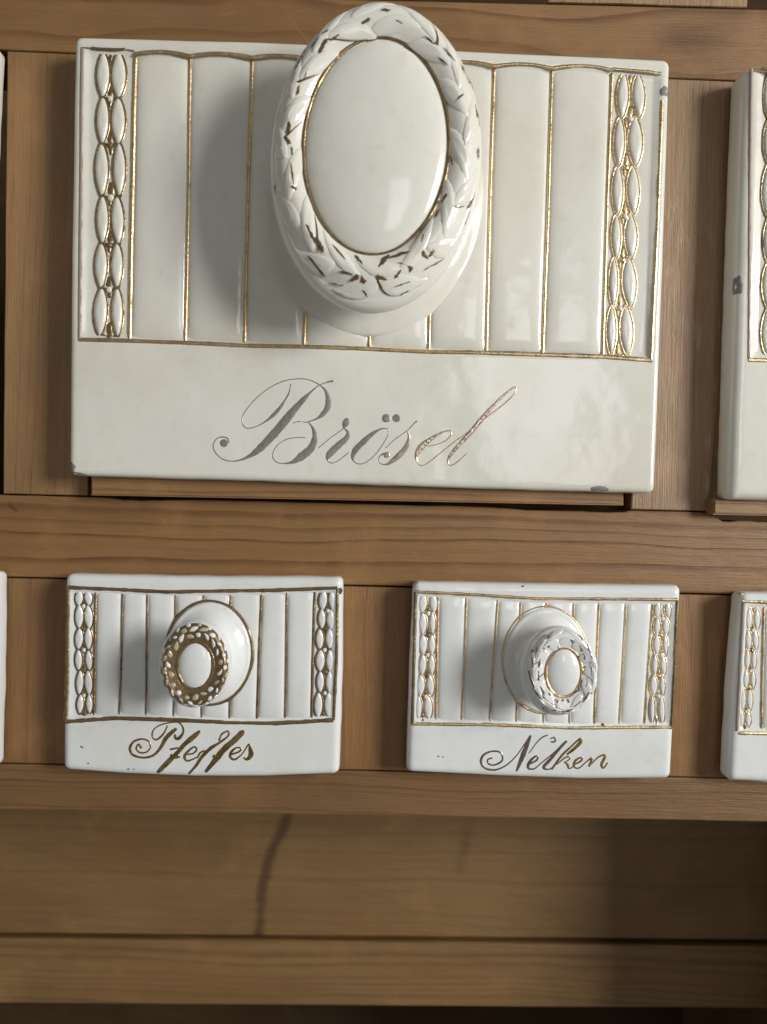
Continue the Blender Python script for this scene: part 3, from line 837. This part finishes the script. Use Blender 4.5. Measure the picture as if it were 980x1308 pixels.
brosel, frB = large_drawer('large cream porcelain drawer front lettered Brösel with a big oval wreath knob', 0, 0, 1.0, CREAM,
                           chips=[(91, 598, 6, 8, 0.2), (99, 606.5, 15, 4.0, 0.2), (766, 625, 12, 4.5, 0.05), (850, 116, 7.5, 7, 0.3), (90, 131, 2.0, 3.0, 0), (89, 222, 2.2, 2.2, 0), (276, 47.5, 2.5, 1.2, 0)])
o1, s1 = (260, 470), 6.125
def cv(pts, o, s):   # from another enlargement to the first one's coordinates
    return [((o[0] + x / s - o1[0]) * s1, (o[1] + y / s - o1[1]) * s1, w_ / s * s1) for x, y, w_ in pts]
o2, s2, o3, s3 = (390, 470), 7.0, (520, 470), 6.125
B_ = [[(905, 135, 5), (850, 180, 16), (780, 250, 40), (690, 350, 62), (600, 460, 70), (510, 560, 66), (430, 640, 54), (360, 690, 30), (290, 720, 14), (220, 730, 9), (150, 712, 9), (100, 670, 9), (78, 620, 9), (85, 580, 9), (110, 550, 9), (150, 540, 10), (190, 553, 12), (202, 585, 14)],
      [(160, 588, 36)],
      [(685, 125, 4), (672, 190, 12), (640, 250, 16), (600, 310, 26), (545, 370, 30), (490, 415, 14), (420, 455, 8), (345, 472, 8), (310, 445, 8), (303, 390, 7), (340, 320, 6), (420, 230, 6), (510, 160, 6), (620, 105, 8), (740, 85, 8), (830, 95, 8), (905, 130, 10)],
      cv([(125, 150, 8), (180, 200, 24), (205, 280, 50), (200, 350, 56), (160, 410, 44), (110, 450, 20), (60, 470, 12), (15, 485, 10), (-20, 482, 8)], o2, s2),
      [(705, 432, 6), (735, 420, 6), (765, 420, 5)],
      [(825, 428, 10), (860, 480, 24), (870, 550, 44), (840, 630, 62), (770, 690, 64), (700, 735, 30), (630, 748, 9), (570, 735, 9), (543, 690, 9), (560, 630, 7), (610, 580, 6), (680, 550, 6), (800, 543, 5)],
      cv([(130, 152, 8), (190, 130, 12), (250, 118, 22)], o2, s2)]
r_ = [cv(q, o2, s2) for q in ([(120, 715, 5), (220, 630, 6), (345, 540, 8)], [(385, 455, 30), (370, 475, 60), (355, 505, 56), (345, 540, 20)],
      [(345, 540, 10), (382, 575, 30), (370, 625, 50), (310, 680, 62), (240, 745, 66), (205, 790, 50), (205, 830, 16), (240, 850, 9), (300, 825, 8), (390, 755, 5)])]
oe = [cv(q, o2, s2) for q in ([(740, 545, 8), (680, 545, 14), (600, 590, 36), (520, 660, 56), (450, 730, 54), (425, 790, 36), (435, 835, 14), (480, 858, 8), (540, 845, 7), (620, 780, 7), (690, 690, 8), (740, 600, 9), (742, 550, 7)], [(725, 450, 44)], [(815, 450, 41)])]
es = [cv(q, o2, s2) for q in ([(720, 715, 5), (800, 640, 6), (910, 560, 8), (980, 490, 14), (1000, 475, 16)], [(910, 555, 10), (928, 620, 24), (905, 700, 48), (850, 770, 54), (780, 830, 44), (730, 862, 20), (680, 858, 10), (660, 825, 10), (672, 785, 12), (705, 765, 20)], [(728, 778, 32)])]
ee = [cv(q, o3, s3) for q in ([(165, 612, 6), (230, 598, 8), (300, 570, 9), (345, 520, 10), (330, 490, 12), (260, 510, 16), (180, 560, 32), (110, 620, 56), (75, 680, 34), (80, 735, 12), (115, 765, 9), (180, 730, 9), (280, 650, 9), (410, 545, 7)],)]
el = [cv(q, o3, s3) for q in ([(400, 560, 7), (540, 450, 8), (640, 372, 9), (760, 280, 12), (840, 200, 11), (850, 155, 10), (822, 160, 12), (720, 250, 24), (600, 380, 40), (500, 500, 38), (400, 610, 32), (335, 690, 24), (320, 740, 14), (345, 762, 9), (400, 730, 9), (470, 665, 5)],)]
frB.letters(brosel, [B_, r_, oe, es, ee, el], o1, s1, mats=[INKG, INKG, INKG, INKM, INKGL, INKGL])

R_OUT = dict(top=[(95, 59), (330, 66), (600, 76), (857, 86)], bottom=[(76, 612), (330, 617), (600, 624), (837, 632)],
             left=[(95, 59), (85, 330), (76, 612)], right=[(857, 86), (848, 350), (837, 632)])
R_FR = dict(B_FR, left=[(113, 60), (108, 240), (103, 434)])
large_drawer('large porcelain drawer front cut off by the right edge, chipped on its left side', 855, 26, 2.0, CREAM,
             chips=[(944.5, 364, 6, 13, 0.05)], outl=R_OUT, frame=R_FR, bx=57)
L_OUT = dict(B_OUT, right=[(857, 75), (843, 350), (832, 630)], bottom=[(88, 607), (330, 614), (600, 623.5), (832, 630)])
large_drawer('pale sliver of a large drawer front at the left edge beside the Brösel drawer', -868, -28, 3.0, CREAM, outl=L_OUT)

# ---------------------------------------------------------------- small drawers
P_OUT = dict(top=[(83, 733), (250, 736.5), (438, 737)], bottom=[(80, 984), (160, 990), (250, 993.5), (340, 993), (433, 990)],
             left=[(83, 733), (81, 860), (80, 984)], right=[(438, 737), (437, 860), (433, 990)])
P_FR = dict(top=[(87, 750), (216, 756), (343, 754), (431, 751)], bottom=[(84, 922), (147, 917.5), (220, 920), (294, 923), (353, 924), (426, 920)],
            left=[(87, 750), (86, 840), (84, 922)], right=[(431, 751), (430, 840), (426, 920)])
P_LT = [122, 156, 188, 224, 260, 294, 334, 366, 402]; P_LB = [119, 151.5, 186, 221, 257, 293, 328, 364, 398]
P_L = [(754, 774, 95, 105.5, 107, 117.5), (772, 802, 95, 106, 107, 118), (803.5, 830, 94.5, 105.5, 107, 117), (830, 856, 94.5, 104, 108, 117), (857, 887, 96, 105.5, 107, 117), (888.5, 912, 97, 106, 109, 117.5)]
P_R = [(753.6, 780, 406.8, 418, 419.5, 428.5), (778, 803.5, 406, 415.8, 417, 427.7), (803.5, 830, 403, 413.5, 415.8, 426), (830, 857, 403, 415, 416.5, 426), (859, 884, 404, 414, 416, 425.5), (885.5, 918, 401, 412, 414, 425.5)]
N_OUT = dict(top=[(528, 743), (640, 745), (760, 747), (871, 748)], bottom=[(519, 987), (640, 993), (740, 996.5), (858, 996)],
             left=[(528, 743), (523, 860), (519, 987)], right=[(871, 748), (865, 860), (858, 996)])
N_FR = dict(top=[(531, 756), (615, 760), (690, 765), (770, 765), (865, 766)], bottom=[(527, 925), (625, 926), (730, 930), (858, 929)],
            left=[(531, 756), (529, 840), (527, 925)], right=[(865, 766), (862, 850), (858, 929)])
N_LT = [560.5, 596.5, 637, 666, 699, 734, 766.5, 801, 835]; N_LB = [557.5, 590, 626, 660, 695, 728, 760, 792, 824]
N_L = [(758.5, 782, 534, 546, 548.7, 559), (783.6, 808.7, 535, 545.5, 548.7, 556.5), (813, 835, 535, 546, 547, 556.5), (837, 860, 535, 545, 547, 556), (865, 888.6, 532, 543, 545, 555), (890, 920, 530.7, 539, 541.6, 552.6)]
N_R = [(768, 789, 836, 845, 850, 858), (790.5, 810, 836, 844.4, 846.7, 856), (812, 835, 835, 844.4, 847.5, 854), (838, 861, 833.7, 841, 844, 852), (865, 887, 830.6, 840.6, 843.6, 850), (890, 925, 830.6, 837, 842, 850)]
S_L = [(777, 803, 953, 962, 963.5, 972), (806, 829, 953, 961, 962, 970), (832, 855, 952, 959.5, 960.5, 967.5), (858, 878, 950, 958, 959.5, 966.5), (881, 907, 946.5, 954, 955, 963), (910, 930, 945, 952, 953, 961)]

flN = []
for (x, y, l, w_, a) in [(430, 390, 22, 9, -1.1), (435, 465, 16, 7, -1.1), (340, 490, 22, 6, -1.5), (312, 590, 45, 8, 1.45), (362, 590, 40, 9, -1.4), (355, 690, 45, 8, 1.5), (300, 720, 80, 12, 1.25), (385, 810, 50, 8, 1.1), (345, 830, 60, 10, 0.95),
                         (430, 890, 60, 8, 0.7), (440, 835, 16, 7, 1.1), (400, 490, 16, 5, -1.2), (500, 890, 22, 7, 1.0), (555, 880, 20, 8, -0.3), (590, 890, 20, 8, 1.2), (670, 780, 40, 7, 1.45), (700, 660, 30, 8, 1.3), (740, 740, 45, 6, -1.2),
                         (620, 420, 22, 7, 0.8), (690, 480, 30, 5, 1.1), (680, 395, 28, 6, 0.8), (715, 540, 30, 4, 1.3), (480, 960, 24, 8, 0.2), (600, 960, 30, 7, -0.3), (660, 915, 40, 9, -0.7), (730, 860, 50, 8, -1.0), (770, 640, 60, 4, 1.5), (755, 500, 60, 4, 1.2), (560, 970, 60, 5, 0.0)]:
    flN.append((630 + x / 6.125, 750 + y / 6.125, l / 6.125, w_ / 6.125, a))
flS = [(x + 417 * 1.07, y + 13, l, w_, a) for x, y, l, w_, a in flN]
STAINED = porcelain('gold_stained_glaze', rgb(0.50, 0.44, 0.33), rgb(0.30, 0.235, 0.13), 0.2)
WR_P = dict(n=19, len=0.19, wid=0.105, tilt=0.55, vary=0.38, tint=STAINED, rise=0.00022, t=(0.26, 0.50, 0.74), ring=1.5, dome=0.5)
WR_N = dict(n=12, len=0.46, wid=0.20, tilt=0.35, rise=0.00019, t=(0.36, 0.70), ring=1.5, dome=0.55, edge=0.5, flecks=flN, fmat=CREV)

def small_drawer(label, out, frame, LT, LB, cl, crr, base, brx, bry, face, frx, fry, med, mrx, mry, wr, flat, gold, gold2, dx, dy, seed, glaze, lw=4.2, chips=(), knobmat=None, sides=None):
    mx = sum(p[0] for p in out['bottom']) / len(out['bottom'])
    root = thing('small_drawer', label, 'drawer', P(mx + dx, out['bottom'][0][1] + dy, 0.0), 'small porcelain fronted spice drawers')
    fr = Front(out, 0.0064, 0.0017, frame, 0.00060, glaze, dx, dy, seed, crad=8)
    pl = fr.slab(root, 4.5)
    ty = lambda x: Front.lin(frame['top'], x); by = lambda x: Front.lin(frame['bottom'], x)
    for i in range(8):
        a, b, c, d = LT[i], LT[i + 1], LB[i], LB[i + 1]
        fr.flute(root, (a + dx + 1.3, ty(a) + dy + 2), (b + dx - 1.3, ty(b) + dy + 2), (c + dx + 1.3, by(c) + dy - 2), (d + dx - 1.3, by(d) + dy - 2), 0.00052, 0.6, 0.3, nu=9, nv=10)
    specs = [([(LT[i], ty(LT[i])), ((LT[i] + LB[i]) / 2 + (0.7 if i % 2 else -0.5), (ty(LT[i]) + by(LB[i])) / 2), (LB[i], by(LB[i]))], lw * (1.1 if i in (0, 6, 8) else 0.72), gold if i < 7 else gold2) for i in range(9)]
    specs.append((frame['top'], lw * 1.15, gold, 1)); specs.append((frame['bottom'], lw * 1.2, gold2 if dx or seed > 4.5 else gold, 1))
    sd = sides or (gold, gold)
    specs.append((frame['left'], lw * 1.15, sd[0], 1)); specs.append((frame['right'], lw * 0.9, sd[1], 1))
    fr.lines(root, specs, rise=0.00034, jit=0.35)
    # gilt oval round the foot of the knob
    mb = MB(); pts = []
    for k in range(49):
        a = 2 * math.pi * k / 48
        pts.append((base[0] + dx + (brx + 0.5) * math.cos(a), base[1] + dy + (bry + 0.5) * math.sin(a), lw * ((1.25 if flat else 0.85) + 0.45 * nz(math.cos(a) * 1.5, math.sin(a) * 1.5, seed))))
    ribbon(mb, pts, lambda x, y: fr.H - 0.0002, 0.0003, fr.H, jit=0.2, sub=1, seed=seed, sink=0.0005)
    mb.build('gilt_line', gold, root)
    chain(fr, root, cl, 0.00048, 2.0, gold, GOLDW if gold is not GOLDLIT else GOLD)
    chain(fr, root, crr, 0.00048, 2.0, gold2, GOLDW if gold2 is not GOLDLIT else GOLD)
    fr.knob(root, (base[0] + dx, base[1] + dy), brx, bry, (face[0] + dx * 1.073, face[1] + dy), frx, fry, 0.0130, (med[0] + dx * 1.073, med[1] + dy), mrx, mry, wr, glaze, knobmat or gold, rot=R(-1.3), flat=flat)
    W0, W1 = out['left'][0][0] + 14, out['right'][0][0] - 18
    drawer_box(fr, root, W0, out['top'][0][1] + 16, W1, out['top'][-1][1] + 16, out['bottom'][0][1] - 16, out['bottom'][-1][1] - 16, 0.0004)
    for (x, y, rx, ry, rt, m) in chips:
        mb = MB(); fr.mark(mb, x, y, rx, ry, 0.00008, rt, n=14, irr=0.4)
        mb.build('chip', m, pl)
    return root, fr
BLK = matte('dark_chip', rgb(0.05, 0.045, 0.04), rgb(0.03, 0.025, 0.025), 0.6)
pf, frP = small_drawer('small white porcelain drawer front lettered Pfeffer, its knob wreath covered in brown gold', P_OUT, P_FR, P_LT, P_LB, P_L, P_R, (267, 834), 55, 66, (250, 847), 45.5, 56, (249.5, 850), 22.5, 30.5,
                       WR_P, True, GOLDW, GOLDW, 0, 0, 4.0, WHITE, 4.6, chips=[(434.5, 755, 3.0, 4.6, 0.1, BLK), (113, 975, 1.4, 1.0, 0, BLK), (105, 954, 3, 1.5, 0.4, FADED), (388.5, 905, 0.9, 0.9, 0, BLK), (164, 982.5, 2.2, 0.7, 0, BLK), (171, 982.5, 1.5, 0.7, 0, BLK)])
ne, frN = small_drawer('small white porcelain drawer front lettered Nelken, its knob wreath mostly white', N_OUT, N_FR, N_LT, N_LB, N_L, N_R, (697, 843), 55, 68, (711.5, 856), 47, 57, (720, 859), 22.5, 31.5,
                       WR_N, False, GOLD, GOLDLIT, 0, 0, 5.0, WHITE, 4.0, chips=[(770.5, 925.5, 1.8, 1.8, 0, BLK), (560, 966, 1.5, 0.8, 0.3, BLK), (566, 967, 1.2, 0.8, 0, BLK), (668, 749, 2, 1, 0, BLK), (770, 835, 1.2, 1.2, 0, FADED)], knobmat=GOLD, sides=(GOLDW, GOLDW))
S_OUT = dict(N_OUT, left=[(530, 745), (521, 860), (514, 987)], top=[(530, 745), (640, 747), (760, 748), (871, 749)], bottom=[(514, 986), (640, 992), (740, 995), (858, 996)])
small_drawer('small white porcelain drawer front cut off by the right edge, right of the Nelken drawer', S_OUT, dict(N_FR, left=[(533, 758), (529, 840), (525, 922)]), N_LT, N_LB, S_L, shift(N_R, 417, 12), (697, 843), 55, 68, (711.5, 856), 47, 57, (720, 859), 22.5, 31.5,
             dict(WR_N, flecks=flS), False, GOLD, GOLDLIT, 417, 12, 6.0, WHITE, 4.0, chips=[(944, 771, 2.5, 4, 0.3, CHIP)], knobmat=GOLD, sides=(FADED, GOLD))
small_drawer('white sliver of a small drawer front at the left edge beside the Pfeffer drawer', P_OUT, P_FR, P_LT, P_LB, shift(P_L, -442, -6), shift(P_R, -442, -6), (267, 834), 55, 66, (250, 847), 45.5, 56, (249.5, 850), 22.5, 30.5,
             WR_P, True, GOLDW, GOLDW, -442, -6, 7.0, WHITE, 4.6)

oP, sP = (155, 910), 5.444
PF = [[[(205, 245, 13), (175, 276, 14), (130, 280, 16), (104, 252, 16), (120, 222, 16), (140, 250, 24)],
       [(205, 250, 13), (192, 203, 15), (140, 185, 16), (85, 205, 20), (60, 250, 24), (80, 295, 22), (150, 315, 18), (220, 300, 22), (270, 250, 28), (310, 180, 36), (350, 140, 38), (385, 112, 18)],
       [(322, 92, 12), (292, 150, 17), (245, 190, 17), (215, 165, 15), (230, 115, 12), (290, 82, 12), (385, 68, 12), (425, 95, 17), (430, 140, 20), (400, 180, 30), (374, 176, 24), (376, 152, 16)]],
      [[(548, 126, 16), (530, 145, 36), (500, 172, 46), (440, 222, 38), (390, 280, 36), (340, 330, 42), (290, 380, 40), (250, 420, 26)], [(340, 258, 18), (400, 246, 14)], [(340, 306, 46), (380, 312, 30), (410, 308, 12)]],
      [[(450, 292, 14), (500, 285, 14), (525, 255, 17), (505, 240, 15), (465, 270, 20), (440, 305, 26), (455, 336, 18), (500, 325, 14), (545, 298, 10)]],
      [[(680, 195, 16), (700, 150, 16), (742, 130, 15), (745, 160, 17), (690, 205, 20), (620, 250, 30), (560, 310, 30), (520, 370, 25), (468, 428, 18)], [(530, 318, 14), (545, 285, 16), (575, 268, 14), (605, 278, 12)]],
      [[(855, 128, 24), (835, 145, 50), (790, 190, 52), (720, 250, 50), (670, 310, 48), (630, 360, 40), (585, 414, 26)], [(640, 298, 30), (665, 320, 34), (695, 312, 14)]],
      [[(760, 292, 16), (820, 272, 16), (832, 248, 14), (800, 245, 15), (765, 275, 22), (760, 310, 24), (790, 326, 18), (830, 300, 12)]],
      [[(830, 302, 10), (860, 262, 12), (888, 220, 14), (898, 255, 32), (902, 295, 42), (875, 325, 26), (852, 312, 16)]]]
frP.letters(pf, PF, oP, sP, rise=0.00009, mats=[INKB] * 7, wk=1.0, wmin=1.8)
oN, sN = (600, 920), 5.158
NE = [[[(150, 250, 13), (120, 260, 14), (125, 287, 14), (165, 295, 15), (215, 265, 16), (205, 215, 15), (150, 205, 15), (92, 230, 20), (75, 280, 20), (110, 320, 18), (180, 325, 15), (250, 290, 12), (320, 220, 10), (400, 100, 12)],
       [(405, 100, 14), (368, 190, 38), (340, 260, 38), (308, 336, 16)], [(390, 218, 9), (440, 150, 10), (480, 112, 12), (515, 98, 12)], [(530, 122, 9), (560, 114, 14), (562, 140, 15), (535, 142, 14)]],
      [[(385, 292, 14), (440, 265, 16), (450, 240, 14), (425, 243, 16), (390, 283, 26), (388, 316, 20), (425, 320, 13), (465, 288, 10)]],
      [[(462, 290, 10), (560, 210, 12), (620, 150, 14), (640, 138, 12), (590, 190, 20), (530, 260, 28), (488, 310, 26), (520, 324, 12), (560, 300, 8)]],
      [[(540, 325, 16), (600, 240, 20), (660, 180, 16), (725, 122, 18), (728, 145, 30), (690, 185, 28), (640, 225, 16)], [(572, 292, 8), (620, 252, 14), (652, 238, 14), (658, 256, 12), (628, 276, 10)], [(622, 272, 12), (646, 292, 24), (652, 314, 18), (672, 312, 10), (695, 282, 8)]],
      [[(690, 292, 14), (735, 265, 16), (738, 244, 14), (700, 262, 20), (686, 300, 22), (720, 314, 13), (770, 270, 10)]],
      [[(770, 272, 10), (806, 246, 18), (785, 304, 20)], [(800, 288, 12), (850, 240, 14), (892, 232, 20), (868, 290, 26), (882, 312, 16), (908, 278, 12)]]]
frN.letters(ne, NE, oN, sN, rise=0.00007, mats=[INKV, INKV, INKV, INKB, INKB, INKB], wk=1.0, wmin=1.4)

# ------------------------------------------------------------------ render settings
sc = bpy.context.scene
sc.cycles.use_denoising = True
sc.cycles.max_bounces = 8
